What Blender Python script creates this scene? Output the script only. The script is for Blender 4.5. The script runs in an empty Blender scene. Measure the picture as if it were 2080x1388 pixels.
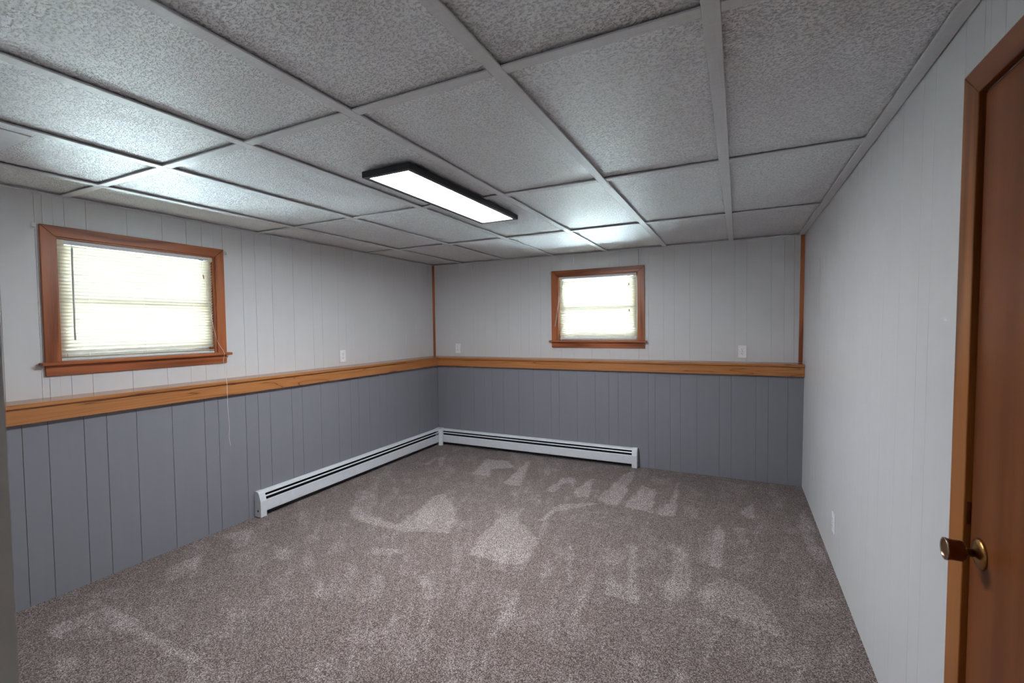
import bpy, bmesh, math, random
from mathutils import Matrix, Vector

random.seed(7)
scene = bpy.context.scene
COL = scene.collection
PI = math.pi

# ------------------------------------------------------------------ camera
cam_data = bpy.data.cameras.new('camera')
cam = bpy.data.objects.new('camera', cam_data)
COL.objects.link(cam)
cam_data.sensor_width = 36.0
cam_data.lens = 16.193
cam_data.clip_start = 0.02
YAW, PITCH, ROLL = 0.4565, -0.0337, 0.0138
Rz = Matrix.Rotation(YAW, 3, 'Z'); Rx = Matrix.Rotation(PITCH, 3, 'X'); Ry = Matrix.Rotation(ROLL, 3, 'Y')
R3 = Rz @ Rx @ Ry
right, fwd, up = R3.col[0], R3.col[1], R3.col[2]
M = Matrix(((right.x, up.x, -fwd.x), (right.y, up.y, -fwd.y), (right.z, up.z, -fwd.z)))
CAM = Vector((3.537, -1.2925, 1.463))
cam.matrix_world = Matrix.Translation(CAM) @ M.to_4x4()
cam_data.dof.use_dof = True
cam_data.dof.focus_distance = 3.0
cam_data.dof.aperture_fstop = 4.5
scene.camera = cam

# ------------------------------------------------------------------ world (bright hazy daylight sky)
world = bpy.data.worlds.new('sky'); scene.world = world
world.use_nodes = True
wn = world.node_tree.nodes; wl = world.node_tree.links
for n in list(wn): wn.remove(n)
sky = wn.new('ShaderNodeTexSky'); sky.sky_type = 'HOSEK_WILKIE'; sky.turbidity = 5.0
sky.sun_direction = Vector((0.35, -0.5, 0.8)).normalized()
mixs = wn.new('ShaderNodeMix'); mixs.data_type = 'RGBA'; mixs.inputs[0].default_value = 0.80
mixs.inputs[7].default_value = (0.80, 0.90, 1.0, 1)
bg = wn.new('ShaderNodeBackground'); bg.inputs[1].default_value = 13.0
wo = wn.new('ShaderNodeOutputWorld')
wl.new(sky.outputs[0], mixs.inputs[6]); wl.new(mixs.outputs[2], bg.inputs[0]); wl.new(bg.outputs[0], wo.inputs[0])

sun_d = bpy.data.lights.new('sun', 'SUN'); sun_d.energy = 375.0; sun_d.angle = math.radians(4); sun_d.color = (0.74, 0.88, 1.0)
sun = bpy.data.objects.new('sun', sun_d); COL.objects.link(sun)
sun.rotation_euler = Vector((0.10, -0.12, 1.0)).to_track_quat('Z', 'Y').to_euler()

LED_STRENGTH = 79.0

# ------------------------------------------------------------------ exposure
vs = scene.view_settings
vs.view_transform = 'Standard'
vs.look = 'None'
vs.gamma = 1.0
vs.use_curve_mapping = False
vs.exposure = 0.0
scene.cycles.diffuse_bounces = 5
scene.cycles.transmission_bounces = 8
scene.cycles.transparent_max_bounces = 16
scene.cycles.max_bounces = 10
scene.cycles.use_adaptive_sampling = True
scene.cycles.adaptive_threshold = 0.10
scene.cycles.adaptive_min_samples = 20
scene.cycles.sample_clamp_indirect = 100.0
scene.cycles.caustics_reflective = False
scene.cycles.caustics_refractive = False
scene.cycles.use_denoising = True

# ------------------------------------------------------------------ dimensions (metres)
ZC = 2.2508            # underside of the ceiling grid
YB = 3.622             # back wall, upper face
XRF, XRC = 4.0486, 4.0755   # right wall at floor and at ceiling (it leans out a little)
LEAN = math.atan2(XRC - XRF, ZC)
DL = 0.1546            # lower half wall stands this far in front of the upper wall
DG = 0.2095            # front edge of the ledge
ZL = 1.0914            # top of the ledge
ZFB = 0.983            # underside of its fascia
YN = -1.10             # wall the camera looks in through
G = 0.6096
GX = [0.4256 + G * i for i in range(6)]
GY = [0.0, 2 * G, 4 * G]

# ------------------------------------------------------------------ helpers
def tag(o, label=None, cat=None, group=None, kind=None):
    if label: o['label'] = label
    if cat: o['category'] = cat
    if group: o['group'] = group
    if kind: o['kind'] = kind
    return o

def empty(name, loc=(0, 0, 0), rot=(0, 0, 0)):
    o = bpy.data.objects.new(name, None)
    o.empty_display_size = 0.05
    COL.objects.link(o); o.location = loc; o.rotation_euler = rot
    return o

def link(name, me, mat=None, parent=None, loc=None, rot=None):
    o = bpy.data.objects.new(name, me)
    COL.objects.link(o)
    if mat and not me.materials: me.materials.append(mat)
    if parent: o.parent = parent
    if loc is not None: o.location = loc
    if rot is not None: o.rotation_euler = rot
    return o

class MB:
    """collects simple solids and turns them into one mesh object"""
    def __init__(self): self.bm = bmesh.new()
    def box(self, x0, x1, y0, y1, z0, z1, bev=0.0, seg=1):
        if x1 < x0: x0, x1 = x1, x0
        if y1 < y0: y0, y1 = y1, y0
        if z1 < z0: z0, z1 = z1, z0
        b = bmesh.new()
        vs_ = [b.verts.new(p) for p in ((x0,y0,z0),(x1,y0,z0),(x1,y1,z0),(x0,y1,z0),(x0,y0,z1),(x1,y0,z1),(x1,y1,z1),(x0,y1,z1))]
        for f in ((3,2,1,0),(4,5,6,7),(0,1,5,4),(1,2,6,5),(2,3,7,6),(3,0,4,7)):
            b.faces.new([vs_[i] for i in f])
        if bev > 0:
            bmesh.ops.bevel(b, geom=b.edges[:], offset=bev, segments=seg, affect='EDGES', profile=0.5)
        self._merge(b); return self
    def prism(self, poly, axis, a0, a1, bev=0.0):
        """poly: 2-D outline swept along axis ('x','y','z'); plane coords are the other two axes in xyz order"""
        def P(u, v, a):
            return {'x': (a, u, v), 'y': (u, a, v), 'z': (u, v, a)}[axis]
        b = bmesh.new()
        A = [b.verts.new(P(u, v, a0)) for u, v in poly]; B = [b.verts.new(P(u, v, a1)) for u, v in poly]
        n = len(poly)
        b.faces.new(A); b.faces.new(B[::-1])
        for i in range(n): b.faces.new((A[i], B[i], B[(i+1) % n], A[(i+1) % n]))
        bmesh.ops.recalc_face_normals(b, faces=b.faces[:])
        if bev > 0:
            bmesh.ops.bevel(b, geom=b.edges[:], offset=bev, segments=1, affect='EDGES', profile=0.5)
        self._merge(b); return self
    def hull(self, pts, faces):
        b = bmesh.new(); v = [b.verts.new(p) for p in pts]
        for f in faces: b.faces.new([v[i] for i in f])
        bmesh.ops.recalc_face_normals(b, faces=b.faces[:])
        self._merge(b); return self
    def lathe(self, prof, axis, origin, n=32):
        """prof: list of (radius, height along axis)"""
        b = bmesh.new(); rings = []
        ax = Vector(axis).normalized(); t = ax.orthogonal().normalized(); s = ax.cross(t); o = Vector(origin)
        for r, h in prof:
            rings.append([b.verts.new(o + ax * h + (t * math.cos(2*PI*i/n) + s * math.sin(2*PI*i/n)) * max(r, 1e-5)) for i in range(n)])
        for a, c in zip(rings, rings[1:]):
            for i in range(n): b.faces.new((a[i], a[(i+1) % n], c[(i+1) % n], c[i]))
        b.faces.new(rings[0][::-1]); b.faces.new(rings[-1])
        bmesh.ops.recalc_face_normals(b, faces=b.faces[:])
        for f in b.faces: f.smooth = True
        self._merge(b); return self
    def tube(self, pts, r, n=8):
        b = bmesh.new(); rings = []
        P = [Vector(p) for p in pts]
        for i, p in enumerate(P):
            d = (P[min(i+1, len(P)-1)] - P[max(i-1, 0)]).normalized()
            t = d.orthogonal().normalized() if i == 0 else (t - d * t.dot(d)).normalized()
            s = d.cross(t)
            rr = r[i] if isinstance(r, (list, tuple)) else r
            rings.append([b.verts.new(p + (t * math.cos(2*PI*k/n) + s * math.sin(2*PI*k/n)) * rr) for k in range(n)])
        for a, c in zip(rings, rings[1:]):
            for i in range(n): b.faces.new((a[i], a[(i+1) % n], c[(i+1) % n], c[i]))
        b.faces.new(rings[0][::-1]); b.faces.new(rings[-1])
        bmesh.ops.recalc_face_normals(b, faces=b.faces[:])
        for f in b.faces: f.smooth = True
        self._merge(b); return self
    def _merge(self, b):
        me = bpy.data.meshes.new('t'); b.to_mesh(me); b.free(); self.bm.from_mesh(me); bpy.data.meshes.remove(me)
    def build(self, name, mat=None, parent=None, loc=None, rot=None):
        me = bpy.data.meshes.new(name); self.bm.to_mesh(me); self.bm.free()
        return link(name, me, mat, parent, loc, rot)

def catmull(pts, n=6):
    P = [Vector(p) for p in pts]; out = []
    for i in range(len(P) - 1):
        p0, p1, p2, p3 = P[max(i-1, 0)], P[i], P[i+1], P[min(i+2, len(P)-1)]
        for k in range(n):
            t = k / n
            out.append(0.5 * ((2*p1) + (p2-p0)*t + (2*p0-5*p1+4*p2-p3)*t*t + (3*p1-p0-3*p2+p3)*t**3))
    out.append(P[-1]); return out

# ------------------------------------------------------------------ materials
def srgb(r, g, b):
    f = lambda c: (c/255/12.92) if c/255 <= 0.04045 else ((c/255+0.055)/1.055)**2.4
    return (f(r), f(g), f(b), 1)

class Mat:
    def __init__(self, name):
        self.m = bpy.data.materials.new(name); self.m.use_nodes = True
        self.n = self.m.node_tree.nodes; self.l = self.m.node_tree.links
        self.p = self.n['Principled BSDF']; self.out = self.n['Material Output']
    def node(self, t, **kw):
        nd = self.n.new(t)
        for k, v in kw.items(): setattr(nd, k, v)
        return nd
    def coords(self, scale=(1, 1, 1), random_offset=True, kind='Object'):
        tc = self.node('ShaderNodeTexCoord'); mp = self.node('ShaderNodeMapping')
        mp.inputs['Scale'].default_value = scale
        if random_offset:
            oi = self.node('ShaderNodeObjectInfo'); mul = self.node('ShaderNodeMath', operation='MULTIPLY'); mul.inputs[1].default_value = 37.0
            add = self.node('ShaderNodeVectorMath', operation='ADD')
            self.l.new(oi.outputs['Random'], mul.inputs[0]); self.l.new(tc.outputs[kind], add.inputs[0]); self.l.new(mul.outputs[0], add.inputs[1])
            self.l.new(add.outputs[0], mp.inputs['Vector'])
        else: self.l.new(tc.outputs[kind], mp.inputs['Vector'])
        return mp.outputs[0]
    def noise(self, vec, scale, detail=3, rough=0.5, dist=0.0):
        t = self.node('ShaderNodeTexNoise'); t.inputs['Scale'].default_value = scale; t.inputs['Detail'].default_value = detail
        t.inputs['Roughness'].default_value = rough; t.inputs['Distortion'].default_value = dist
        if vec is not None: self.l.new(vec, t.inputs['Vector'])
        return t.outputs['Fac']
    def ramp(self, fac, stops, interp='LINEAR'):
        r = self.node('ShaderNodeValToRGB'); r.color_ramp.interpolation = interp
        el = r.color_ramp.elements
        while len(el) < len(stops): el.new(0.5)
        for e, (p, c) in zip(el, stops): e.position = p; e.color = c
        self.l.new(fac, r.inputs[0]); return r.outputs[0]
    def bump(self, h, strength, dist, prev=None):
        b = self.node('ShaderNodeBump'); b.inputs['Strength'].default_value = strength; b.inputs['Distance'].default_value = dist
        self.l.new(h, b.inputs['Height'])
        if prev is not None: self.l.new(prev, b.inputs['Normal'])
        return b.outputs[0]
    def set(self, color=None, rough=None, spec=None, metal=None):
        if color is not None:
            if isinstance(color, tuple): self.p.inputs['Base Color'].default_value = color
            else: self.l.new(color, self.p.inputs['Base Color'])
        if rough is not None:
            if isinstance(rough, (int, float)): self.p.inputs['Roughness'].default_value = rough
            else: self.l.new(rough, self.p.inputs['Roughness'])
        if spec is not None: self.p.inputs['Specular IOR Level'].default_value = spec
        if metal is not None: self.p.inputs['Metallic'].default_value = metal
        return self
    def normal(self, nrm): self.l.new(nrm, self.p.inputs['Normal']); return self

def c2(c, k): return (c[0]*k, c[1]*k, c[2]*k, 1)

def paint(name, col, rough=0.45, spec=0.4, streak=0.05):
    m = Mat(name); v = m.coords((1, 1, 0.06))
    n = m.noise(v, 25, 3)
    m.set(m.ramp(n, [(0.3, c2(col, 1-streak)), (0.7, c2(col, 1+streak))]), rough, spec)
    return m.normal(m.bump(n, 0.03, 0.002)).m

def wood(name, dark, mid, light, grain_axis, freq=7.0, rough=0.32, spec=0.4, line=0.16, across=9.0, along=0.8):
    """grain runs along grain_axis of the object: cathedral lines, long streaks and pores"""
    m = Mat(name); i = 'xyz'.index(grain_axis)
    def sc(a, c): t = [c, c, c]; t[i] = a; return tuple(t)
    v = m.coords(sc(along, across))
    n = m.noise(v, 1.0, 1, 0.4, 0.5)
    mul = m.node('ShaderNodeMath', operation='MULTIPLY'); mul.inputs[1].default_value = freq * 2
    pp = m.node('ShaderNodeMath', operation='PINGPONG'); pp.inputs[1].default_value = 1.0
    m.l.new(n, mul.inputs[0]); m.l.new(mul.outputs[0], pp.inputs[0])
    lines = m.ramp(pp.outputs[0], [(0.0, (0, 0, 0, 1)), (line, (0.72, 0.72, 0.72, 1)), (1.0, (1, 1, 1, 1))])
    fine = m.noise(m.coords(sc(7, 260)), 1.0, 3, 0.6)
    streak = m.noise(m.coords(sc(1.2, 34)), 1.0, 2, 0.5)
    mx = m.node('ShaderNodeMix'); mx.data_type = 'FLOAT'; mx.inputs[0].default_value = 0.40
    m.l.new(lines, mx.inputs[2]); m.l.new(fine, mx.inputs[3])
    mx2 = m.node('ShaderNodeMix'); mx2.data_type = 'FLOAT'; mx2.inputs[0].default_value = 0.30
    m.l.new(mx.outputs[0], mx2.inputs[2]); m.l.new(streak, mx2.inputs[3])
    col = m.ramp(mx2.outputs[0], [(0.28, dark), (0.56, mid), (0.86, light)])
    m.set(col, rough, spec)
    return m.normal(m.bump(fine, 0.12, 0.0008)).m

WHITE_COL = srgb(210, 211, 213)
GREY_COL = srgb(130, 130, 138)
M_WALL = paint('upper_wall_paint', WHITE_COL, 0.42, 0.4, 0.010)
M_GROOVE = paint('upper_groove_paint', srgb(172, 172, 171), 0.6, 0.2, 0.03)
M_GREY = paint('lower_wall_paint', GREY_COL, 0.40, 0.4, 0.015)
M_GREYGROOVE = paint('lower_groove_paint', srgb(84, 85, 90), 0.6, 0.2, 0.04)
CAS = (srgb(124, 66, 36), srgb(166, 95, 55), srgb(186, 114, 70))
M_CASV = wood('casing_wood_upright', *CAS, 'z', 3.0, line=0.5)
M_CASH = wood('casing_wood_level', *CAS, 'x', 3.0, line=0.5)
OAK = (srgb(116, 68, 34), srgb(172, 112, 64), srgb(190, 132, 82))
M_OAKX = wood('oak_along_x', *OAK, 'x', 8.0, rough=0.2, line=0.09, across=12.0, along=0.55)
M_OAKY = wood('oak_along_y', *OAK, 'y', 8.0, rough=0.2, line=0.09, across=12.0, along=0.55)
DRK = (srgb(94, 50, 24), srgb(120, 67, 34), srgb(136, 81, 44))
M_DOOR = wood('door_veneer', *DRK, 'z', 2.5, rough=0.38, spec=0.18, line=0.6, across=5.0, along=0.4)
M_DOORCAS = wood('door_casing_upright', srgb(112, 64, 26), srgb(156, 96, 44), srgb(176, 114, 58), 'z', 2.5, spec=0.25, line=0.5)
M_DOORCASY = wood('door_casing_level', srgb(92, 50, 24), srgb(130, 74, 38), srgb(146, 88, 48), 'y', 2.5, spec=0.25, line=0.5)

def plain(name, col, rough=0.5, spec=0.4, metal=0.0, var=0.04, scale=30):
    m = Mat(name); n = m.noise(m.coords(), scale, 3)
    m.set(m.ramp(n, [(0.3, c2(col, 1-var)), (0.7, c2(col, 1+var))]), rough, spec, metal)
    return m.m

M_BAR = None
def make_bar():
    m = Mat('grid_strip_paint')
    v = m.coords((14, 14, 14), True)
    n1 = m.noise(m.coords((60, 4, 20)), 3.0, 4, 0.6, 0.6)
    n2 = m.noise(m.coords((4, 60, 20)), 3.0, 4, 0.6, 0.6)
    mx = m.node('ShaderNodeMath', operation='MULTIPLY'); m.l.new(n1, mx.inputs[0]); m.l.new(n2, mx.inputs[1])
    c = srgb(216, 217, 219)
    m.set(m.ramp(mx.outputs[0], [(0.12, c2(c, 0.90)), (0.3, c)]), 0.45, 0.4)
    return m.normal(m.bump(mx.outputs[0], 0.5, 0.004)).m
M_BAR = make_bar()

def make_tile():
    m = Mat('ceiling_tile_emboss')
    v = m.coords((1.0, 1.5, 1.0))
    n1 = m.noise(v, 110, 3, 0.55, 0.7)
    n2 = m.noise(v, 230, 2, 0.5, 0.2)
    pits = m.ramp(n1, [(0.37, (0, 0, 0, 1)), (0.50, (1, 1, 1, 1))])
    ad = m.node('ShaderNodeMath', operation='MULTIPLY_ADD'); ad.inputs[1].default_value = 0.25
    m.l.new(n2, ad.inputs[0]); m.l.new(pits, ad.inputs[2])
    c = srgb(242, 243, 245)
    m.set(m.ramp(n1, [(0.37, c2(c, 0.73)), (0.48, c)]), 0.42, 0.5)  # shade of the embossed pits painted into the colour as well
    return m.normal(m.bump(ad.outputs[0], 0.9, 0.0055)).m
M_TILE = make_tile()
M_PLENUM = plain('plenum_dark', srgb(46, 46, 46), 0.9, 0.1)
M_PLATE = plain('plate_white', srgb(214, 216, 218), 0.4, 0.4)
M_VINYL = plain('vinyl_white', srgb(226, 228, 228), 0.35, 0.4)
M_CREAM = plain('cream_plastic', srgb(214, 208, 186), 0.4, 0.4)
M_RAIL = plain('blind_rail_enamel', srgb(216, 218, 220), 0.35, 0.4)
M_CORD = plain('cord_white', srgb(226, 222, 214), 0.8, 0.2)
M_TASSEL = plain('tassel_amber', srgb(150, 116, 70), 0.4, 0.4)
M_WAND = plain('wand_clear_grey', srgb(206, 206, 208), 0.2, 0.6)
M_OUTLET = plain('outlet_white', srgb(243, 243, 248), 0.3, 0.5)
M_SLOT = plain('outlet_slot_dark', srgb(30, 30, 34), 0.6, 0.2)
M_HEATER = plain('heater_enamel', srgb(212, 215, 220), 0.35, 0.45)
M_HEATIN = plain('heater_inside', srgb(14, 14, 18), 0.7, 0.2)
M_LEDFRAME = plain('lamp_frame_black', srgb(36, 42, 48), 0.35, 0.5)
M_BRASS = plain('antique_brass', srgb(168, 122, 72), 0.28, 0.5, 1.0, 0.12, 60)
M_BRASSD = plain('aged_brass', srgb(116, 80, 52), 0.30, 0.5, 1.0, 0.15, 40)
M_CHROME = plain('worn_rim', srgb(190, 178, 165), 0.22, 0.5, 1.0)
M_JAMB = paint('near_jamb_paint', srgb(226, 226, 222), 0.5, 0.3, 0.03)
M_PALEGROUND = plain('pale_bounce_ground', srgb(186, 188, 184), 0.95, 0.1, 0, 0.25, 8)  # unseen ground, pale so that it reflects light up to the ceiling
M_HALL = paint('hall_paint', srgb(222, 220, 214), 0.6, 0.3, 0.03)  # kept pale so the unseen hall bounces light onto the jamb

def make_led():
    m = Mat('led_diffuser')
    m.set(srgb(240, 242, 245), 0.5, 0.3)
    m.p.inputs['Emission Color'].default_value = (0.92, 0.955, 1.0, 1)
    m.p.inputs['Emission Strength'].default_value = LED_STRENGTH
    return m.m
M_LED = make_led()

def make_slat():
    m = Mat('blind_slat_vinyl')
    d = m.node('ShaderNodeBsdfDiffuse'); d.inputs['Color'].default_value = srgb(202, 193, 176)
    t = m.node('ShaderNodeBsdfTranslucent'); t.inputs['Color'].default_value = srgb(244, 240, 220)
    mx = m.node('ShaderNodeMixShader'); mx.inputs[0].default_value = 0.11
    m.l.new(d.outputs[0], mx.inputs[1]); m.l.new(t.outputs[0], mx.inputs[2]); m.l.new(mx.outputs[0], m.out.inputs[0])
    return m.m
M_SLAT = make_slat()

def make_glass():
    m = Mat('window_glass')
    t = m.node('ShaderNodeBsdfTransparent'); t.inputs[0].default_value = (0.94, 0.97, 0.96, 1)
    g = m.node('ShaderNodeBsdfGlossy'); g.inputs['Roughness'].default_value = 0.02
    f = m.node('ShaderNodeFresnel'); f.inputs[0].default_value = 1.45
    mx = m.node('ShaderNodeMixShader'); m.l.new(f.outputs[0], mx.inputs[0]); m.l.new(t.outputs[0], mx.inputs[1]); m.l.new(g.outputs[0], mx.inputs[2])
    m.l.new(mx.outputs[0], m.out.inputs[0]); return m.m
M_GLASS = make_glass()

def make_carpet():
    m = Mat('carpet_pile')
    v = m.coords((1, 1, 1), False)
    vo = m.node('ShaderNodeTexVoronoi'); vo.inputs['Scale'].default_value = 290; vo.inputs['Randomness'].default_value = 1.0
    wob = m.node('ShaderNodeTexNoise'); wob.inputs['Scale'].default_value = 160; m.l.new(v, wob.inputs['Vector'])
    ws = m.node('ShaderNodeVectorMath', operation='MULTIPLY_ADD'); ws.inputs[1].default_value = (0.006, 0.006, 0.0)
    m.l.new(wob.outputs['Color'], ws.inputs[0]); m.l.new(v, ws.inputs[2]); m.l.new(ws.outputs[0], vo.inputs['Vector'])
    sep = m.node('ShaderNodeSeparateColor'); m.l.new(vo.outputs['Color'], sep.inputs[0])     # one random shade per tuft
    tuft2 = m.noise(v, 130, 3, 0.65)
    mixf = m.node('ShaderNodeMix'); mixf.data_type = 'FLOAT'; mixf.inputs[0].default_value = 0.45
    m.l.new(sep.outputs[0], mixf.inputs[2]); m.l.new(tuft2, mixf.inputs[3])
    base = m.ramp(mixf.outputs[0], [(0.18, srgb(54, 46, 45)), (0.50, srgb(118, 107, 104)), (0.80, srgb(188, 179, 177))])
    # lay of the pile: strokes of the vacuum cleaner, fanning out from the doorway
    at = m.node('ShaderNodeAttribute'); at.attribute_name = 'lay'
    so = m.node('ShaderNodeVectorMath', operation='SUBTRACT'); so.inputs[1].default_value = (3.15, -1.3, 0.0); m.l.new(v, so.inputs[0])
    sx = m.node('ShaderNodeSeparateXYZ'); m.l.new(so.outputs[0], sx.inputs[0])
    an = m.node('ShaderNodeMath', operation='ARCTAN2'); m.l.new(sx.outputs[1], an.inputs[0]); m.l.new(sx.outputs[0], an.inputs[1])
    ln = m.node('ShaderNodeVectorMath', operation='LENGTH'); m.l.new(so.outputs[0], ln.inputs[0])
    a2 = m.node('ShaderNodeMath', operation='MULTIPLY'); a2.inputs[1].default_value = 22.0; m.l.new(an.outputs[0], a2.inputs[0])
    cb_ = m.node('ShaderNodeCombineXYZ'); m.l.new(a2.outputs[0], cb_.inputs[0]); m.l.new(ln.outputs['Value'], cb_.inputs[1])
    strk = m.noise(cb_.outputs[0], 1.7, 4, 0.6, 0.35)
    patch = m.noise(v, 4.2, 4, 0.65, 0.5)
    sp = m.node('ShaderNodeMath', operation='MULTIPLY'); m.l.new(strk, sp.inputs[0]); m.l.new(patch, sp.inputs[1])
    pr = m.ramp(sp.outputs[0], [(0.22, (0, 0, 0, 1)), (0.44, (0.70, 0.70, 0.70, 1))])
    add = m.node('ShaderNodeMath', operation='MULTIPLY_ADD'); add.inputs[1].default_value = 0.88
    m.l.new(at.outputs['Fac'], add.inputs[0]); m.l.new(pr, add.inputs[2])
    # break the edge of each mark with the tufts
    jit = m.node('ShaderNodeMath', operation='MULTIPLY_ADD'); jit.inputs[1].default_value = 0.45
    sub = m.node('ShaderNodeMath', operation='SUBTRACT'); sub.inputs[1].default_value = 0.5
    m.l.new(tuft2, sub.inputs[0]); m.l.new(sub.outputs[0], jit.inputs[0]); m.l.new(add.outputs[0], jit.inputs[2])
    lay = m.ramp(jit.outputs[0], [(0.05, (0.85, 0.80, 0.765, 1)), (0.95, (1.50, 1.48, 1.49, 1))])
    mul = m.node('ShaderNodeMix'); mul.data_type = 'RGBA'; mul.blend_type = 'MULTIPLY'; mul.inputs[0].default_value = 1.0
    m.l.new(base, mul.inputs[6]); m.l.new(lay, mul.inputs[7])
    m.set(mul.outputs[2], 0.95, 0.1)
    m.p.inputs['Sheen Weight'].default_value = 0.1
    return m.normal(m.bump(mixf.outputs[0], 0.8, 0.006)).m
M_CARPET = make_carpet()

# ------------------------------------------------------------------ floor with its carpet
def pix_floor(u, v):
    d = R3 @ Vector(((u-1040)/935.62, 1.0, -(v-694)/935.62))
    t = -CAM.z / d.z
    return (CAM.x + t*d.x, CAM.y + t*d.y)
S = 1.891
marks_crop = [   # brushed patches as they lie on the floor
 ([(735,62),(680,118),(745,130),(755,100),(840,95),(820,70)],1.0),
 ([(905,60),(800,155),(862,165),(890,100)],1.0),
 ([(1030,135),(955,185),(1000,190),(1035,155),(1080,150),(1060,130)],0.8),
 ([(1145,130),(1065,190),(1080,210),(1130,205)],0.9),
 ([(1300,110),(1270,115),(1160,215),(1190,235),(1240,240),(1300,130)],0.8),
 ([(1330,165),(1385,180),(1370,270),(1265,245)],0.9),
 ([(1475,145),(1465,230),(1455,285),(1390,275),(1440,225)],0.9),
 ([(1765,225),(1760,300),(1700,270)],0.8),
 ([(590,40),(550,60),(555,100),(570,65)],0.7), ([(545,55),(490,80),(515,85)],0.6),
 ([(530,205),(570,195),(620,260),(590,345),(440,340),(380,320),(480,250)],0.75),
 ([(690,170),(620,260),(590,330),(560,340),(640,220)],0.5),
 ([(800,270),(860,300),(940,380),(880,460),(820,470),(665,425),(700,370)],0.75),
 ([(880,240),(850,300),(720,420),(690,420),(780,320)],0.5),
 ([(1010,235),(1180,230),(1000,265),(960,300),(930,300)],0.7),
 ([(1620,310),(1650,340),(1640,470),(1600,480),(1595,420)],0.7),
 ([(1690,320),(1730,330),(1740,400),(1700,390)],0.5),
 ([(1280,380),(1310,400),(1310,620),(1190,580),(1200,500),(1270,560)],0.6),
 ([(1050,380),(1065,400),(1062,540),(1045,545)],0.6),
 ([(970,440),(980,450),(975,510),(930,515)],0.5),
 ([(1940,250),(1980,300),(2000,380),(2040,450),(1990,450),(1940,350)],0.6),
 ([(240,180),(290,185),(320,230),(250,300),(200,280)],0.45),
 ([(200,255),(260,270),(380,310),(440,350),(250,300)],0.7),
 ([(840,560),(860,560),(850,660),(790,720),(750,750),(800,650)],0.5),
 ([(450,490),(520,530),(525,565),(470,550)],0.6),
 ([(370,670),(385,680),(330,750),(318,760)],0.6),
 ([(1450,380),(1500,420),(1530,520),(1480,610),(1400,600),(1440,500)],0.5),
 ([(1540,560),(1640,520),(1740,560),(1860,680),(1880,760),(1700,680),(1580,640)],0.5),
 ([(90,540),(140,560),(120,600),(70,590)],0.5), ([(290,400),(420,410),(420,425),(270,430)],0.5),
 ([(1090,700),(1150,690),(1130,740),(1090,760)],0.4), ([(1300,810),(1330,840),(1310,870)],0.5),
]
marks = [([pix_floor(600+x/S, 900+y/S) for x, y in p], w) for p, w in marks_crop]
marks += [([pix_floor(*q) for q in p], w) for p, w in [
 ([(185,1215),(250,1250),(420,1340),(400,1350),(230,1275)],0.6), ([(90,1275),(200,1240),(180,1265),(110,1300)],0.5),
 ([(330,1160),(420,1120),(400,1150),(350,1180)],0.5), ([(560,1110),(600,1118),(585,1140),(555,1135)],0.5),
 ([(430,1090),(520,1075),(500,1100)],0.4), ([(100,1330),(160,1340),(130,1380)],0.5), ([(690,1300),(790,1270),(760,1310)],0.35)]]
boxes = [(min(p[0] for p in m), max(p[0] for p in m), min(p[1] for p in m), max(p[1] for p in m)) for m, _ in marks]
def inside(x, y, poly):
    c = False; n = len(poly); j = n-1
    for i in range(n):
        xi, yi = poly[i]; xj, yj = poly[j]
        if (yi > y) != (yj > y) and x < (xj-xi)*(y-yi)/(yj-yi)+xi: c = not c
        j = i
    return c
FX0, FX1, FY0, FY1 = -0.02, 4.10, -1.22, 3.64
step = 0.022
nx = int((FX1-FX0)/step)+1; ny = int((FY1-FY0)/step)+1
verts, faces, lay = [], [], []
for j in range(ny+1):
    y = FY0 + (FY1-FY0)*j/ny
    for i in range(nx+1):
        x = FX0 + (FX1-FX0)*i/nx
        verts.append((x, y, 0)); v = 0.0
        for (poly, w), b in zip(marks, boxes):
            if b[0] <= x <= b[1] and b[2] <= y <= b[3] and inside(x, y, poly): v = max(v, w)
        lay.append(v)
for j in range(ny):
    for i in range(nx):
        a = j*(nx+1)+i; faces.append((a, a+1, a+nx+2, a+nx+1))
me = bpy.data.meshes.new('floor'); me.from_pydata(verts, [], faces)
at = me.attributes.new('lay', 'FLOAT', 'POINT'); at.data.foreach_set('value', lay)
floor = link('floor', me, M_CARPET)
tag(floor, 'grey brown speckled carpet with pale vacuum marks', 'carpet', kind='structure')

# ------------------------------------------------------------------ walls of grooved boards
def subtract(a0, a1, z0, z1, hole):
    """rectangle minus a rectangular hole -> list of rectangles"""
    if not hole or a1 <= hole[0] or a0 >= hole[1] or z1 <= hole[2] or z0 >= hole[3]: return [(a0, a1, z0, z1)]
    out = []
    if a0 < hole[0]: out.append((a0, hole[0], z0, z1))
    if a1 > hole[1]: out.append((hole[1], a1, z0, z1))
    m0, m1 = max(a0, hole[0]), min(a1, hole[1])
    if z0 < hole[2]: out.append((m0, m1, z0, hole[2]))
    if z1 > hole[3]: out.append((m0, m1, hole[3], z1))
    return out

def planks(parent, name, cuts, z0, z1, face, axis, sign, mat, hole=None, gap=0.0013, th=0.0055):
    """boards with open V joints; face = coordinate of their front; axis the boards are set along;
    sign +1 when the room lies on the + side of the wall"""
    for a0, a1 in zip(cuts, cuts[1:]):
        mb = MB()
        for r in subtract(a0 + gap/2, a1 - gap/2, z0, z1, hole):
            w = r[1]-r[0]
            if w < 0.004: continue
            b = min(0.0008, w/4)
            # outline with chamfered front edges
            f, k = face, face - sign*th
            pr = [(r[0], k), (r[1], k), (r[1], f - sign*b), (r[1]-b, f), (r[0]+b, f), (r[0], f - sign*b)]
            if axis == 'x': mb.prism(pr, 'z', r[2], r[3])
            else: mb.prism([(q, p) for p, q in pr], 'z', r[2], r[3])
        mb.build(name, mat, parent)

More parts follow.
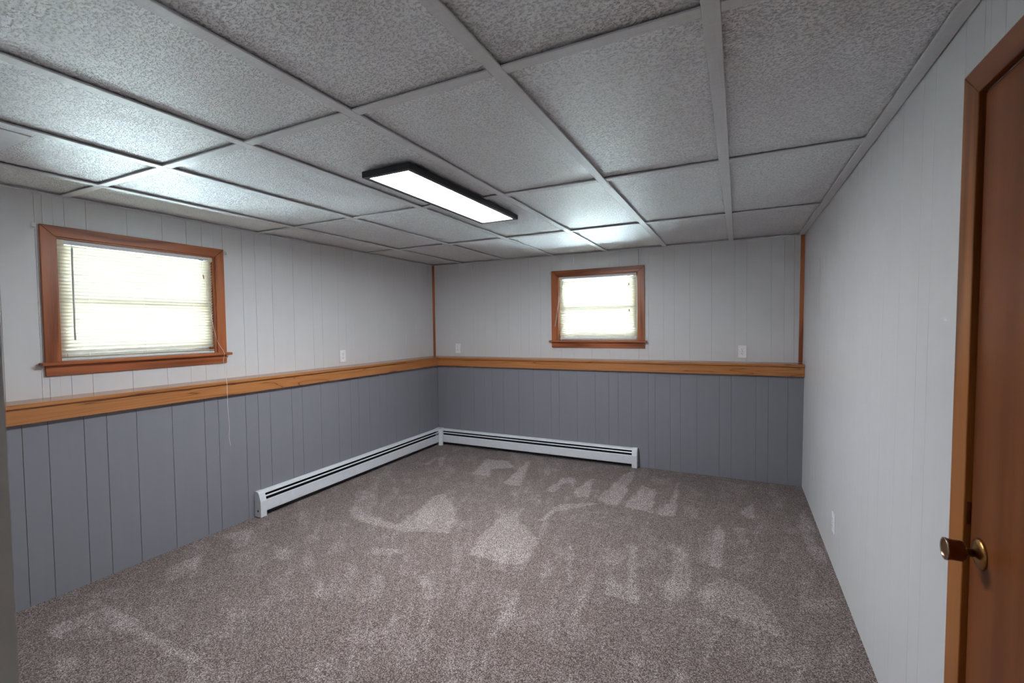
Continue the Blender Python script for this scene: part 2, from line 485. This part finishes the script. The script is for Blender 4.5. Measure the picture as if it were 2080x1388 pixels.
WHW = 0.4515                       # half the window opening
WC_L, WC_B = 0.3965, 2.1505        # centres along the walls
WZ0, WZ1 = 1.280, 2.0165
PT = 0.006                         # board thickness; backing lies behind it

def backing(name, rects, axis, a_back, a_front, mat, parent=None):
    mb = MB()
    for r in rects:
        if axis == 'x': mb.box(r[0], r[1], a_back, a_front, r[2], r[3])
        else: mb.box(a_back, a_front, r[0], r[1], r[2], r[3])
    return mb.build(name, mat, parent)

ZTOP = 2.50
# left wall
hl = (WC_L-WHW, WC_L+WHW, WZ0, WZ1)
wl_ = backing('wall_left', subtract(-1.22, YB+0.16, 0.0, ZTOP, hl), 'y', -0.16, -PT, M_GROOVE)
tag(wl_, 'left wall of pale grooved boards above grey boards', 'wall', kind='structure')
cl = [-1.10,-0.95,-0.75,-0.55,-0.45,-0.28,-0.133,-0.1,-0.004,0.096,0.303,0.506,0.659,0.763,0.915,1.068,1.176,1.325,1.531,1.735,1.839,2.034,2.131,2.24,2.444,2.60,2.70,2.855,3.06,3.26,3.41,3.515,YB]
planks(wl_, 'plank', cl, ZL-0.01, ZC+0.03, 0.0, 'y', 1, M_WALL, hl)
backing('half_wall', [(-1.10, YB, 0, ZFB+0.03)], 'y', -PT, DL-PT, M_GREYGROOVE, wl_)
cll = [-1.10,-0.95,-0.80,-0.62,-0.42,-0.271,-0.169,-0.015,0.091,0.243,0.445,0.652,0.748,0.954,1.056,1.16,1.36,1.464,1.661,1.865,2.015,2.12,2.27,2.42,2.52,2.67,2.88,3.08,3.23,3.335,YB-DL]
planks(wl_, 'wainscot_plank', cll, 0.0, ZFB+0.02, DL, 'y', 1, M_GREY, gap=0.0018)
# back wall
hb = (WC_B-WHW, WC_B+WHW, WZ0, WZ1)
wb_ = backing('wall_back', subtract(0.0, 4.30, 0.0, ZTOP, hb), 'x', YB+PT, YB+0.16, M_GROOVE)
tag(wb_, 'back wall of pale grooved boards above grey boards', 'wall', kind='structure')
cb = [0.0,0.14,0.24,0.39,0.592,0.666,0.76,0.914,1.086,1.247,1.349,1.497,1.647,1.748,1.898,2.1,2.3,2.403,2.605,2.704,2.854,2.958,3.105,3.305,3.508,3.609,3.814,3.917,3.997,4.085]
planks(wb_, 'plank', cb, ZL-0.01, ZC+0.03, YB, 'x', -1, M_WALL, hb, gap=0.0009)
backing('half_wall', [(DL-PT, 4.09, 0, ZFB+0.03)], 'x', YB-DL+PT, YB+PT, M_GREYGROOVE, wb_)
cbl = [DL,0.28,0.48,0.68,0.83,0.93,1.08,1.278,1.462,1.674,1.77,1.977,2.176,2.322,2.42,2.555,2.724,2.79,2.935,3.03,3.18,3.379,3.48,3.685,3.784,3.937,4.066]
planks(wb_, 'wainscot_plank', cbl, 0.0, ZFB+0.02, YB-DL, 'x', -1, M_GREY, gap=0.0011)
# right wall (its own frame, leaning out by LEAN): local x = 0 is the board face, room on the - side
def right_frame(name): return empty(name, (XRF, 0, 0), (0, LEAN, 0))
DY0, DY1, DZ1 = -0.556, 0.217, 2.010      # door opening
hr = (DY0, DY1, -0.1, DZ1)
wr_ = backing('wall_right', subtract(-1.22, YB+0.02, -0.01, ZTOP, hr), 'y', PT, 0.15, M_GROOVE)
wr_.location = (XRF, 0, 0); wr_.rotation_euler = (0, LEAN, 0)
tag(wr_, 'right wall of pale grooved boards beside the brown door', 'wall', kind='structure')
cr = [-1.10,-1.0,-0.85,-0.75,-0.60,-0.40,-0.2,-0.05,0.05,0.146,0.246,0.352,0.557,0.656,0.859,1.062,1.218,1.32,1.472,1.573,1.775,1.98,2.13,2.235,2.385,2.54,2.64,2.79,2.995,3.20,3.35,3.455,YB]
planks(wr_, 'plank', cr, -0.005, ZC+0.03, 0.0, 'y', -1, M_WALL, hr)
# near wall with the doorway the camera looks through
wf_ = MB()
wf_.box(-0.16, 2.862, YN-0.11, YN, 0, ZTOP); wf_.box(3.74, 4.25, YN-0.11, YN, 0, ZTOP); wf_.box(2.862, 3.74, YN-0.11, YN, 2.08, ZTOP)
wf_ = wf_.build('wall_front', M_JAMB)
tag(wf_, 'grey painted wall edge of the near doorway at far left', 'wall', kind='structure')
# unseen hall behind the camera, walled in to keep sky light out
hm = MB()
hm.box(2.20, 2.30, -3.3, YN-0.11, 0, ZTOP); hm.box(4.30, 4.40, -3.3, YN-0.11, 0, ZTOP); hm.box(2.20, 4.40, -3.4, -3.3, 0, ZTOP)
hw = hm.build('wall_hall', M_HALL); tag(hw, 'unseen hall walls behind the doorway, added to keep sky light out', 'wall', kind='structure')
hf = MB().box(2.20, 4.40, -3.4, FY0, -0.05, 0.0).build('floor_hall', M_CARPET); tag(hf, 'carpeted hall floor outside the doorway', 'floor', kind='structure')

# ------------------------------------------------------------------ ceiling: tiles resting in wide painted strips
ce = MB().box(-0.16, 4.40, -3.4, YB+0.16, ZC+0.16, ZC+0.26).build('ceiling', M_PLENUM)
tag(ce, 'dropped ceiling of embossed white tiles in wide white strips', 'ceiling', kind='structure')
BW = 0.0225     # half width of a strip
STH = 0.0070
def tee(name, x0, x1, y0, y1, z, along):
    mb = MB().box(x0, x1, y0, y1, z, z+STH, 0.0012)
    if along == 'y': c = (x0+x1)/2; mb.box(c-0.0015, c+0.0015, y0, y1, z+STH, z+0.038)
    else: c = (y0+y1)/2; mb.box(x0, x1, c-0.0015, c+0.0015, z+STH, z+0.038)
    return mb.build(name, M_BAR, ce)
AW = 0.024      # wall angle on left and back walls
for x in GX: tee('main_runner', x-BW, x+BW, YN+0.02, YB-0.004, ZC, 'y')
edges_x = [0.0] + GX + [XRC]
for y in GY:
    for i in range(len(edges_x)-1):
        a = edges_x[i] + (BW+0.0005 if i > 0 else 0.004); b = edges_x[i+1] - (BW+0.0005 if i < len(edges_x)-2 else 0.040)
        tee('cross_tee', a, b, y-BW*0.9, y+BW*0.9, ZC+0.0004, 'x')
def angle(name, pts, axis, a0, a1): return MB().prism(pts, axis, a0, a1).build(name, M_BAR, ce)
zz = ZC - 0.0005
angle('wall_angle', [(0.0005, zz-0.001), (AW, zz-0.001), (AW, zz+0.001), (0.002, zz+0.001), (0.002, zz+0.03), (0.0005, zz+0.03)], 'y', YN, YB-0.001)
angle('wall_angle', [(YB-0.0005, zz-0.001), (YB-AW, zz-0.001), (YB-AW, zz+0.001), (YB-0.002, zz+0.001), (YB-0.002, zz+0.03), (YB-0.0005, zz+0.03)], 'x', 0.001, XRC-0.03)
angle('wall_angle', [(XRC-0.005, zz-0.003), (XRC-0.047, zz-0.003), (XRC-0.047, zz+0.006), (XRC-0.044, zz+0.006), (XRC-0.044, zz), (XRC-0.007, zz), (XRC-0.007, zz+0.03), (XRC-0.005, zz+0.03)], 'y', YN, YB-0.001)
ZT = ZC + 0.0145
ys = [YN+0.005, 0.0, 2*G, 4*G, YB-0.003]
for j in range(len(ys)-1):
    for i in range(len(edges_x)-1):
        x0 = edges_x[i] + (0.006 if i > 0 else 0.004); x1 = edges_x[i+1] - (0.006 if i < len(edges_x)-2 else 0.012)
        y0 = ys[j] + 0.006; y1 = ys[j+1] - 0.006
        o = MB().box(-(x1-x0)/2, (x1-x0)/2, -(y1-y0)/2, (y1-y0)/2, 0, 0.014, 0.0015).build('ceiling_tile', M_TILE, ce, ((x0+x1)/2, (y0+y1)/2, ZT))
# ------------------------------------------------------------------ corner strips and the oak ledge
def struct(o, label, cat): return tag(o, label, cat, kind='structure')
o = MB().prism([(0.0005, YB-0.0005), (0.022, YB-0.0005), (0.018, YB-0.010), (0.010, YB-0.018), (0.0005, YB-0.022)], 'z', ZL+0.001, ZC-0.004).build('trim_1', M_CASV)
struct(o, 'thin brown wooden corner strip between left and back walls', 'trim')
o = MB().prism([(0, YB-0.0005), (-0.030, YB-0.0005), (-0.026, YB-0.012), (-0.012, YB-0.024), (0, YB-0.026)], 'z', ZL+0.004, ZC-0.006).build('trim_2', M_CASV)
o.location = (XRF-0.0005, 0, 0); o.rotation_euler = (0, LEAN, 0)
struct(o, 'thin brown wooden corner strip between back and right walls', 'trim')
CT = 0.020
t3 = empty('trim_3', (0, YN, ZFB)); struct(t3, 'long oak ledge along the left wall under the wide window', 'ledge')
def prt(mb, name, mat, parent):
    o = mb.build(name, mat, parent)
    o.matrix_parent_inverse = Matrix.Translation(-Vector(parent.location)); return o
prt(MB().hull([(0.0005,YN,ZL-CT),(DG,YN,ZL-CT),(DG,YB-DG,ZL-CT),(0.0005,YB-0.0005,ZL-CT),(0.0005,YN,ZL),(DG,YN,ZL),(DG,YB-DG,ZL),(0.0005,YB-0.0005,ZL)],
    [(0,1,2,3),(4,5,6,7),(0,1,5,4),(1,2,6,5),(2,3,7,6),(3,0,4,7)]), 'cap_board', M_OAKY, t3)
prt(MB().box(DL+0.001, DG-0.018, YN, YB-DG+0.018, ZFB, ZL-CT-0.0005, 0.0015), 'fascia_board', M_OAKY, t3)
t4 = empty('trim_4', (2, YB, ZFB)); struct(t4, 'oak ledge along the back wall under the small window', 'ledge')
prt(MB().hull([(0.001,YB-0.0005,ZL-CT),(DG+0.0005,YB-DG,ZL-CT),(XRF+0.012,YB-DG,ZL-CT),(XRF+0.012,YB-0.0005,ZL-CT),(0.001,YB-0.0005,ZL),(DG+0.0005,YB-DG,ZL),(XRF+0.012,YB-DG,ZL),(XRF+0.012,YB-0.0005,ZL)],
    [(0,1,2,3),(4,5,6,7),(0,1,5,4),(1,2,6,5),(2,3,7,6),(3,0,4,7)]), 'cap_board', M_OAKX, t4)
prt(MB().box(DG-0.0175, XRF+0.010, YB-DG+0.018, YB-DL-0.001, ZFB, ZL-CT-0.0005, 0.0015), 'fascia_board', M_OAKX, t4)

# ------------------------------------------------------------------ windows (local frame: x to the right, -y into the room)
def window(name, loc, rz, label):
    w = empty(name, loc, (0, 0, rz)); tag(w, label, 'window', kind='structure')
    h, cw, th = WHW, 0.064, 0.017
    zt, zs = WZ1, 1.292
    # mitred casing
    for s in (-1, 1):
        MB().prism([(s*h, zs), (s*(h+cw), zs), (s*(h+cw), zt+cw-0.008), (s*h, zt-0.004)], 'y', -th, -0.0005, 0.0015).build('side_casing', M_CASV, w)
    MB().prism([(-h-cw, zt+cw-0.006), (h+cw, zt+cw-0.006), (h, zt-0.002), (-h, zt-0.002)], 'y', -th, -0.0005, 0.0015).build('head_casing', M_CASH, w)
    MB().box(-h-cw-0.024, h+cw+0.024, -0.050, -0.0005, 1.2735, zs, 0.0025).box(-h+0.002, h-0.002, -0.0005, 0.075, 1.2735, zs).build('sill', M_CASH, w)
    MB().box(-h-cw, h+cw, -0.016, -0.0005, 1.212, 1.273, 0.0015).build('apron', M_CASH, w)
    # wooden jamb liner, then the white sash in the wall
    for s in (-1, 1): MB().box(s*(h-0.0005), s*(h-0.012), 0.0, 0.085, zs, zt, 0.0).build('jamb_liner', M_CASV, w)
    MB().box(-h+0.012, h-0.012, 0.0, 0.085, zt-0.012, zt-0.0005).build('head_liner', M_CASH, w)
    sf = MB(); y0, y1 = 0.070, 0.115
    a = h-0.0125; zb, z1 = zs+0.0005, zt-0.013
    sf.box(-a, -a+0.05, y0, y1, zb, z1, 0.003).box(a-0.05, a, y0, y1, zb, z1, 0.003).box(-a+0.05, a-0.05, y0, y1, z1-0.04, z1, 0.003).box(-a+0.05, a-0.05, y0, y1, zb, zb+0.045, 0.003)
    f = sf.build('sash_frame', M_VINYL, w)
    zm = (zb+z1)/2 - 0.02
    MB().box(-a+0.05, a-0.05, y0+0.004, y1-0.006, zm-0.013, zm+0.013, 0.003).build('meeting_rail', M_VINYL, f)
    for z0_, z1_ in ((zb+0.045, zm-0.013), (zm+0.013, z1-0.04)):
        MB().box(-a+0.05, a-0.05, 0.092, 0.096, z0_, z1_).build('pane', M_GLASS, f)
    # outer lining of the opening in the masonry
    sb = MB()
    sb.box(-h+0.0005, -h+0.0125, 0.0855, 0.16, 1.2805, zt-0.0005).box(h-0.0125, h-0.0005, 0.0855, 0.16, 1.2805, zt-0.0005)
    sb.box(-h+0.013, h-0.013, 0.116, 0.20, 1.2805, 1.294).box(-h+0.013, h-0.013, 0.116, 0.16, zt-0.012, zt-0.0005)
    sb.build('outer_frame', M_VINYL, w)
    return w
window('window_1', (0, WC_L, 0), PI/2, 'wide brown cased window in the left wall')
window('window_2', (WC_B, YB, 0), 0, 'brown cased window in the back wall')

# ------------------------------------------------------------------ mini blinds
PITCH_S = 0.0205
def slat_mesh(half, tilt):
    n = 5; w = 0.025; sag = 0.0022; vs_, fs = [], []
    for i in range(n+1):
        t = i/n*2-1
        y = t*w/2; z = sag*(1-t*t)
        yy = y*math.cos(tilt) - z*math.sin(tilt); zz_ = y*math.sin(tilt) + z*math.cos(tilt)
        vs_ += [(-half, yy, zz_), (half, yy, zz_)]
    for i in range(n): fs.append((2*i, 2*i+1, 2*i+3, 2*i+2))
    m = bpy.data.meshes.new('slat'); m.from_pydata(vs_, [], fs)
    for p in m.polygons: p.use_smooth = True
    m.materials.append(M_SLAT); return m
def blind(loc, rz, half, off, rail_z, stack, ladders, tilt, label, group=None):
    b = empty('mini_blind', loc, (0, 0, rz)); tag(b, label, 'blind', group)
    yc = 0.018; ztop = WZ1-0.014
    MB().box(off-half+0.028, off+half-0.028, yc-0.0135, yc+0.0135, ztop-0.026, ztop, 0.002).build('head_rail', M_RAIL, b)
    for s in (-1, 1):
        MB().box(off+s*(half+0.0005), off+s*(half-0.032), yc-0.0175, yc+0.016, ztop-0.031, ztop+0.001, 0.0015).build('end_bracket', M_CREAM, b)
    me = slat_mesh(half, 0.0)
    ztop_s = ztop-0.026-0.014
    z = ztop-0.026-0.014
    base = rail_z + 0.016
    flat = slat_mesh(half, 0.05)
    while z > base + stack*0.003 + 0.010:
        o = link('slat', me, None, b, (off, yc, z)); f_ = (ztop_s-z)/(ztop_s-base)      # lower slats set steeper to throw light on the ceiling by the wall
        o.rotation_euler = (-(tilt + math.radians(-6 + 10*f_)) + random.uniform(-0.03, 0.03), random.uniform(-0.0012, 0.0012), 0)
        z -= PITCH_S
    for k in range(stack): link('slat', flat, None, b, (off, yc, base+0.001+0.003*k))
    MB().box(off-half, off+half, yc-0.0125, yc+0.0125, rail_z, rail_z+0.012, 0.003).build('bottom_rail', M_RAIL, b)
    for lx in ladders:
        mb = MB()
        for dy in (-0.0135, 0.0135): mb.tube([(off+lx, yc+dy, ztop-0.027), (off+lx, yc+dy, rail_z+0.012)], 0.0006, 5)
        mb.build('ladder_cord', M_CORD, b)
    return b, ztop, yc
TILT = math.radians(54)
b1, zt1, yc1 = blind((0, WC_L, 0), PI/2, 0.4385, -0.0005, 1.2935, 3, (-0.300, -0.010, 0.300), TILT, 'white slatted blind drawn down in the left wall window')
# wand and cord of the left blind
w = MB().tube([(-0.373, 0.002, zt1-0.024), (-0.374, -0.004, zt1-0.048)], 0.002, 6).tube([(-0.374, -0.004, zt1-0.046), (-0.379, -0.010, 1.415)], 0.0048, 8)
tag(w.build('tilt_wand', M_WAND, b1), 'grey tilt wand')
def L2(x, y, z): return (y - WC_L, -x, z)     # world -> local of the left blind
path = [(-0.002, 0.760, zt1-0.026), (0.004, 0.760, 1.885), (0.004, 0.772, 1.842), (0.006, 0.800, 1.62), (0.018, 0.838, 1.392), (0.052, 0.868, 1.294), (0.090, 0.838, 1.222), (0.216, 0.778, ZL+0.002), (0.2205, 0.777, 1.02), (0.220, 0.777, 0.894), (0.218, 0.785, 0.749), (0.219, 0.779, 0.69), (0.219, 0.790, 0.612)]
lc = MB().tube(catmull([L2(*p) for p in path]), 0.0013, 6).build('lift_cord', M_CORD, b1)
MB().lathe([(0.001, 0), (0.0035, 0.004), (0.0045, 0.02), (0.003, 0.03), (0.0012, 0.034)], (0.25, 0.1, -1), L2(0.006, 0.762, 1.872), 10).build('knot', M_TASSEL, lc)
MB().box(0.345, 0.375, 0.0015, 0.0045, zt1-0.0265, zt1-0.021).build('cord_slot', M_SLOT, b1)
b2, zt2, yc2 = blind((WC_B, YB, 0), 0, 0.427, 0.0025, 1.3065, 0, (-0.315, -0.002, 0.305), TILT, 'cream slatted blind drawn down in the back wall window')
w = MB().tube([(-0.376, 0.002, zt2-0.024), (-0.380, -0.006, zt2-0.05)], 0.0018, 6).tube([(-0.380, -0.006, zt2-0.048), (-0.425, -0.019, 1.72), (-0.468, -0.030, 1.448)], 0.0042, 8)
tag(w.build('tilt_wand', M_WAND, b2), 'tilt wand leaning out over the casing')
for dx, z in ((0.352, 1.888), (0.357, 1.614)):
    c_ = MB().tube([(dx, 0.0, zt2-0.024), (dx+0.002, -0.004, (zt2+z)/2), (dx, -0.005, z+0.012)], 0.0010, 6).build('lift_cord', M_CORD, b2)
    MB().lathe([(0.0015, 0), (0.005, -0.006), (0.0065, -0.022), (0.0055, -0.027), (0.001, -0.028)], (0, 0, 1), (dx, -0.005, z+0.012), 12).build('tassel', M_TASSEL, c_)
MB().box(0.335, 0.372, 0.0015, 0.0045, zt2-0.0265, zt2-0.021).build('cord_slot', M_SLOT, b2)
for lx in (-0.315, -0.002, 0.305): MB().lathe([(0.004, 0), (0.004, -0.004), (0.001, -0.006)], (0, 0, 1), (lx+0.0025, yc2-0.004, 1.3065), 10).build('rail_plug', M_CREAM, b2)

# small brackets left at the top corners of the casings
def bracket(loc, rz, label):
    b = empty('curtain_bracket', loc, (0, 0, rz)); tag(b, label, 'bracket', 'curtain rod brackets at the window corners')
    MB().box(-0.008, 0.008, -0.003, -0.0003, -0.018, 0.018, 0.001).build('plate', M_RAIL, b)
    MB().box(-0.006, 0.006, -0.026, -0.003, -0.012, -0.009, 0.0006).box(-0.006, 0.006, -0.026, -0.023, -0.009, 0.012, 0.0006).build('hook', M_RAIL, b)
bracket((0, -0.141, 2.062), PI/2, 'small white rod bracket at upper left of the wide window')
bracket((0, 0.936, 2.050), PI/2, 'small white rod bracket at upper right of the wide window')
bracket((1.616, YB, 2.063), 0, 'small white rod bracket at upper left of the back window')
bracket((2.706, YB, 2.058), 0, 'small white rod bracket at upper right of the back window')

# ------------------------------------------------------------------ outlets
def outlet(loc, rot, label):
    o = empty('wall_outlet', loc, rot); tag(o, label, 'outlet', 'white wall outlets')
    MB().box(-0.036, 0.036, -0.0065, -0.0003, -0.059, 0.059, 0.0025, 2).build('cover_plate', M_OUTLET, o)
    for zc in (-0.0205, 0.0205):
        n = 20; pts = []
        for k in range(n):
            a = 2*PI*k/n; x = 0.0172*math.cos(a); z = max(-0.0138, min(0.0138, 0.0172*math.sin(a)))
            pts.append((x, zc+z))
        r = MB().prism(pts, 'y', -0.0085, -0.0064).build('receptacle', M_OUTLET, o)
        s = MB().box(-0.0078, -0.0052, -0.0089, -0.0086, zc-0.001, zc+0.008).box(0.0052, 0.0074, -0.0089, -0.0086, zc+0.0, zc+0.007)
        s.lathe([(0.0026, 0), (0.0026, 0.0003)], (0, 1, 0), (0, -0.0089, zc-0.0075), 10)
        s.build('slot', M_SLOT, r)
    MB().lathe([(0.0032, 0), (0.0026, 0.0008)], (0, -1, 0), (0, -0.0064, 0), 10).build('screw', M_CHROME, o)
    return o
outlet((0, 2.077, 1.187), (0, 0, PI/2), 'white outlet above the ledge on the left wall')
outlet((0.366, YB, 1.190), (0, 0, 0), 'white outlet on the back wall near the left corner')
outlet((3.574, YB, 1.188), (0, 0, 0), 'white outlet on the back wall right of the window')
outlet((XRF + math.tan(LEAN)*0.268 - 0.0002, 1.965, 0.268), (0, LEAN, -PI/2), 'white outlet low on the right wall above the carpet')

# ------------------------------------------------------------------ LED ceiling lamp
LX0, LX1, LY0, LY1, LT = 1.833, 2.131, 0.487, 1.692, 0.032
lamp = empty('ceiling_lamp', ((LX0+LX1)/2, (LY0+LY1)/2, ZC)); tag(lamp, 'long black framed flat LED lamp glowing on the ceiling', 'lamp')
hx, hy = (LX1-LX0)/2, (LY1-LY0)/2; fw = 0.026
for s in (-1, 1):
    MB().prism([(s*hx, -hy), (s*hx, hy), (s*(hx-fw), hy-fw), (s*(hx-fw), -hy+fw)], 'z', -LT, -0.0006, 0.0008).build('frame_rail', M_LEDFRAME, lamp)
    MB().prism([(-hx, s*hy), (hx, s*hy), (hx-fw, s*(hy-fw)), (-hx+fw, s*(hy-fw))], 'z', -LT, -0.0006, 0.0008).build('frame_rail', M_LEDFRAME, lamp)
MB().box(-hx+fw, hx-fw, -hy+fw, hy-fw, -LT+0.004, -LT+0.008).build('diffuser', M_LED, lamp)
MB().box(-hx+fw, hx-fw, -hy+fw, hy-fw, -LT+0.009, -0.001).build('housing', M_LEDFRAME, lamp)

# ------------------------------------------------------------------ baseboard heaters
def heater_profile():
    """(distance from wall, height) outlines"""
    top = [(0.0, 0.196), (0.020, 0.200), (0.042, 0.190), (0.0475, 0.177), (0.0455, 0.176), (0.040, 0.187), (0.020, 0.196), (0.0, 0.193)]
    damper = [(0.0535, 0.162), (0.0585, 0.152), (0.0565, 0.1515), (0.0515, 0.161)]
    front = [(0.066, 0.133), (0.0685, 0.128), (0.0685, 0.046), (0.060, 0.038), (0.059, 0.040), (0.066, 0.047), (0.066, 0.127), (0.064, 0.132)]
    back = [(0.0005, 0.008), (0.004, 0.008), (0.004, 0.192), (0.0005, 0.192)]
    core = [(0.006, 0.055), (0.052, 0.055), (0.052, 0.110), (0.006, 0.110)]
    return top, damper, front, back, core
CAPO = [(0.0005, 0.004), (0.073, 0.004), (0.073, 0.128), (0.066, 0.150), (0.055, 0.186), (0.044, 0.199), (0.020, 0.204), (0.0005, 0.200)]
def heater(loc, rz, length, cap_at, label):
    """local x along the wall, -y away from it, cap_at = -1 / +1 the end that carries the cap"""
    h = empty('baseboard_heater', loc, (0, 0, rz)); tag(h, label, 'heater', 'white baseboard heaters')
    names = ('top_cover', 'damper', 'front_panel', 'back_plate', 'fin_core')
    mats = (M_HEATER, M_HEATER, M_HEATER, M_HEATIN, M_HEATIN)
    a0, a1 = (0.045, length) if cap_at < 0 else (0.0, length-0.045)
    for n_, pr, m_ in zip(names, heater_profile(), mats):
        MB().prism([(-d, z) for d, z in pr], 'x', a0-0.004, a1+0.004).build(n_, m_, h)
    x0, x1 = (0.0, 0.052) if cap_at < 0 else (length-0.052, length)
    c = MB().prism([(-d, z) for d, z in CAPO], 'x', x0, x1, 0.0012).build('end_cap', M_HEATER, h)
    xe = x0 - 0.0006 if cap_at < 0 else x1 + 0.0002
    MB().lathe([(0.0085, 0), (0.0085, 0.0004)], (1, 0, 0), (xe, -0.040, 0.052), 18).build('knockout_hole', M_SLOT, c)
    return h
HY0 = 1.000
heater((DL, HY0, 0), PI/2, YB-DL-0.075-HY0, -1, 'long white baseboard heater along the left wall')
heater((DL+0.075, YB-DL, 0), 0, 2.622-DL-0.075, 1, 'white baseboard heater along the back wall under the window')
cc = empty('heater_corner_cover', (DL, YB-DL, 0)); tag(cc, 'white corner cover joining the two baseboard heaters', 'heater cover')
MB().prism([(0.0005, -0.0005), (0.0755, -0.0005), (0.0755, -0.066), (0.118, -0.082), (0.082, -0.120), (0.066, -0.0755), (0.0005, -0.0755)], 'z', 0.004, 0.196, 0.0012).build('cover_body', M_HEATER, cc)
MB().prism([(0.0005, -0.0005), (0.0785, -0.0005), (0.0785, -0.064), (0.108, -0.078), (0.078, -0.110), (0.064, -0.0785), (0.0005, -0.0785)], 'z', 0.1965, 0.203, 0.001).build('cover_cap', M_HEATER, cc)

# ------------------------------------------------------------------ door in the right wall (local frame of the wall)
d = right_frame('door_1'); tag(d, 'dark brown flush door with brass knob in the right wall', 'door', kind='structure')
th = 0.018
MB().prism([(DY1, 0.0), (DY1+0.083, 0.0), (DY1+0.083, DZ1+0.070), (DY1, DZ1)], 'x', -th, -0.0005, 0.0015).build('side_casing', M_DOORCAS, d)
MB().prism([(DY0, 0.0), (DY0-0.083, 0.0), (DY0-0.083, DZ1+0.070), (DY0, DZ1)], 'x', -th, -0.0005, 0.0015).build('side_casing', M_DOORCAS, d)
MB().prism([(DY0-0.0825, DZ1+0.0705), (DY1+0.0825, DZ1+0.0705), (DY1-0.0003, DZ1+0.0006), (DY0+0.0003, DZ1+0.0006)], 'x', -th, -0.0005, 0.0015).build('head_casing', M_DOORCASY, d)
MB().box(0.0, 0.13, DY1-0.0005, DY1-0.003, 0, DZ1-0.0005).box(0.0, 0.13, DY0+0.0005, DY0+0.003, 0, DZ1-0.0005).box(0.0, 0.13, DY0+0.003, DY1-0.003, DZ1-0.003, DZ1-0.0005).build('jamb', M_DOOR, d)
MB().box(0.034, 0.046, DY0+0.0035, DY1-0.0035, 0.0, DZ1-0.004).build('door_stop', M_DOOR, d)
leaf = MB().box(-0.006, 0.033, DY0+0.006, DY1-0.007, 0.012, DZ1-0.008, 0.0015).build('leaf', M_DOOR, d)
KY, KZ = 0.155, 0.908
k = MB().lathe([(0.0355, 0.0), (0.0355, 0.002), (0.033, 0.005), (0.022, 0.009), (0.013, 0.0115), (0.0105, 0.013)], (-1, 0, 0), (-0.0063, KY, KZ), 36).build('rosette', M_BRASS, d)
kn = MB().lathe([(0.0095, 0.0), (0.0095, 0.013), (0.013, 0.0155), (0.0215, 0.019), (0.0243, 0.024), (0.0238, 0.034), (0.0243, 0.046), (0.0262, 0.0505), (0.0262, 0.0525)], (-1, 0, 0), (-0.0175, KY, KZ), 40).build('knob', M_BRASSD, d)
MB().lathe([(0.0262, 0.0), (0.0262, 0.0018), (0.0245, 0.0026), (0.0225, 0.0014), (0.0225, 0.0)], (-1, 0, 0), (-0.0701, KY, KZ), 40).build('rim', M_CHROME, kn)
MB().lathe([(0.0224, 0.0), (0.0224, 0.0010), (0.0150, -0.0020+0.0024), (0.006, 0.0001)], (-1, 0, 0), (-0.0703, KY, KZ), 36).build('dished_face', M_BRASS, kn)
MB().box(-0.013, 0.0, DY1-0.0001, DY1-0.0022, 0.955, 1.012, 0.0006).build('strike_plate', M_BRASSD, d)

# ------------------------------------------------------------------ things on the ceiling
pl = empty('ceiling_cover_plate', (0.75, -0.64, ZC)); tag(pl, 'smooth pale plate on a ceiling tile, cut by the left picture edge', 'ceiling plate')
MB().box(-0.194, 0.194, -0.202, 0.202, 0.0105, 0.0143, 0.0006).build('plate', M_PLATE, pl)
hk = empty('ceiling_hook', (2.205, 3.40, ZC)); tag(hk, 'tiny wire hook hanging from the ceiling above the back window', 'hook')
MB().tube(catmull([(0, 0, 0.014), (0, 0, -0.018), (0.004, 0, -0.028), (0.010, 0, -0.024), (0.011, 0, -0.016)]), 0.0016, 6).build('wire', M_CHROME, hk)
MB().lathe([(0.008, 0.0), (0.008, 0.002), (0.002, 0.003)], (0, 0, -1), (0, 0, 0.0143), 12).build('screw_plate', M_RAIL, hk)

# ------------------------------------------------------------------ outside: unseen ground, made pale to bounce light in through the windows
g = MB()
g.box(-30, -0.16, -30, 40, 1.12, 1.16); g.box(-0.16, 30, YB+0.16, 40, 1.12, 1.16)
tag(g.build('ground_outside', M_PALEGROUND), 'unseen ground outside the windows, made pale to bounce light in', 'ground', kind='structure')
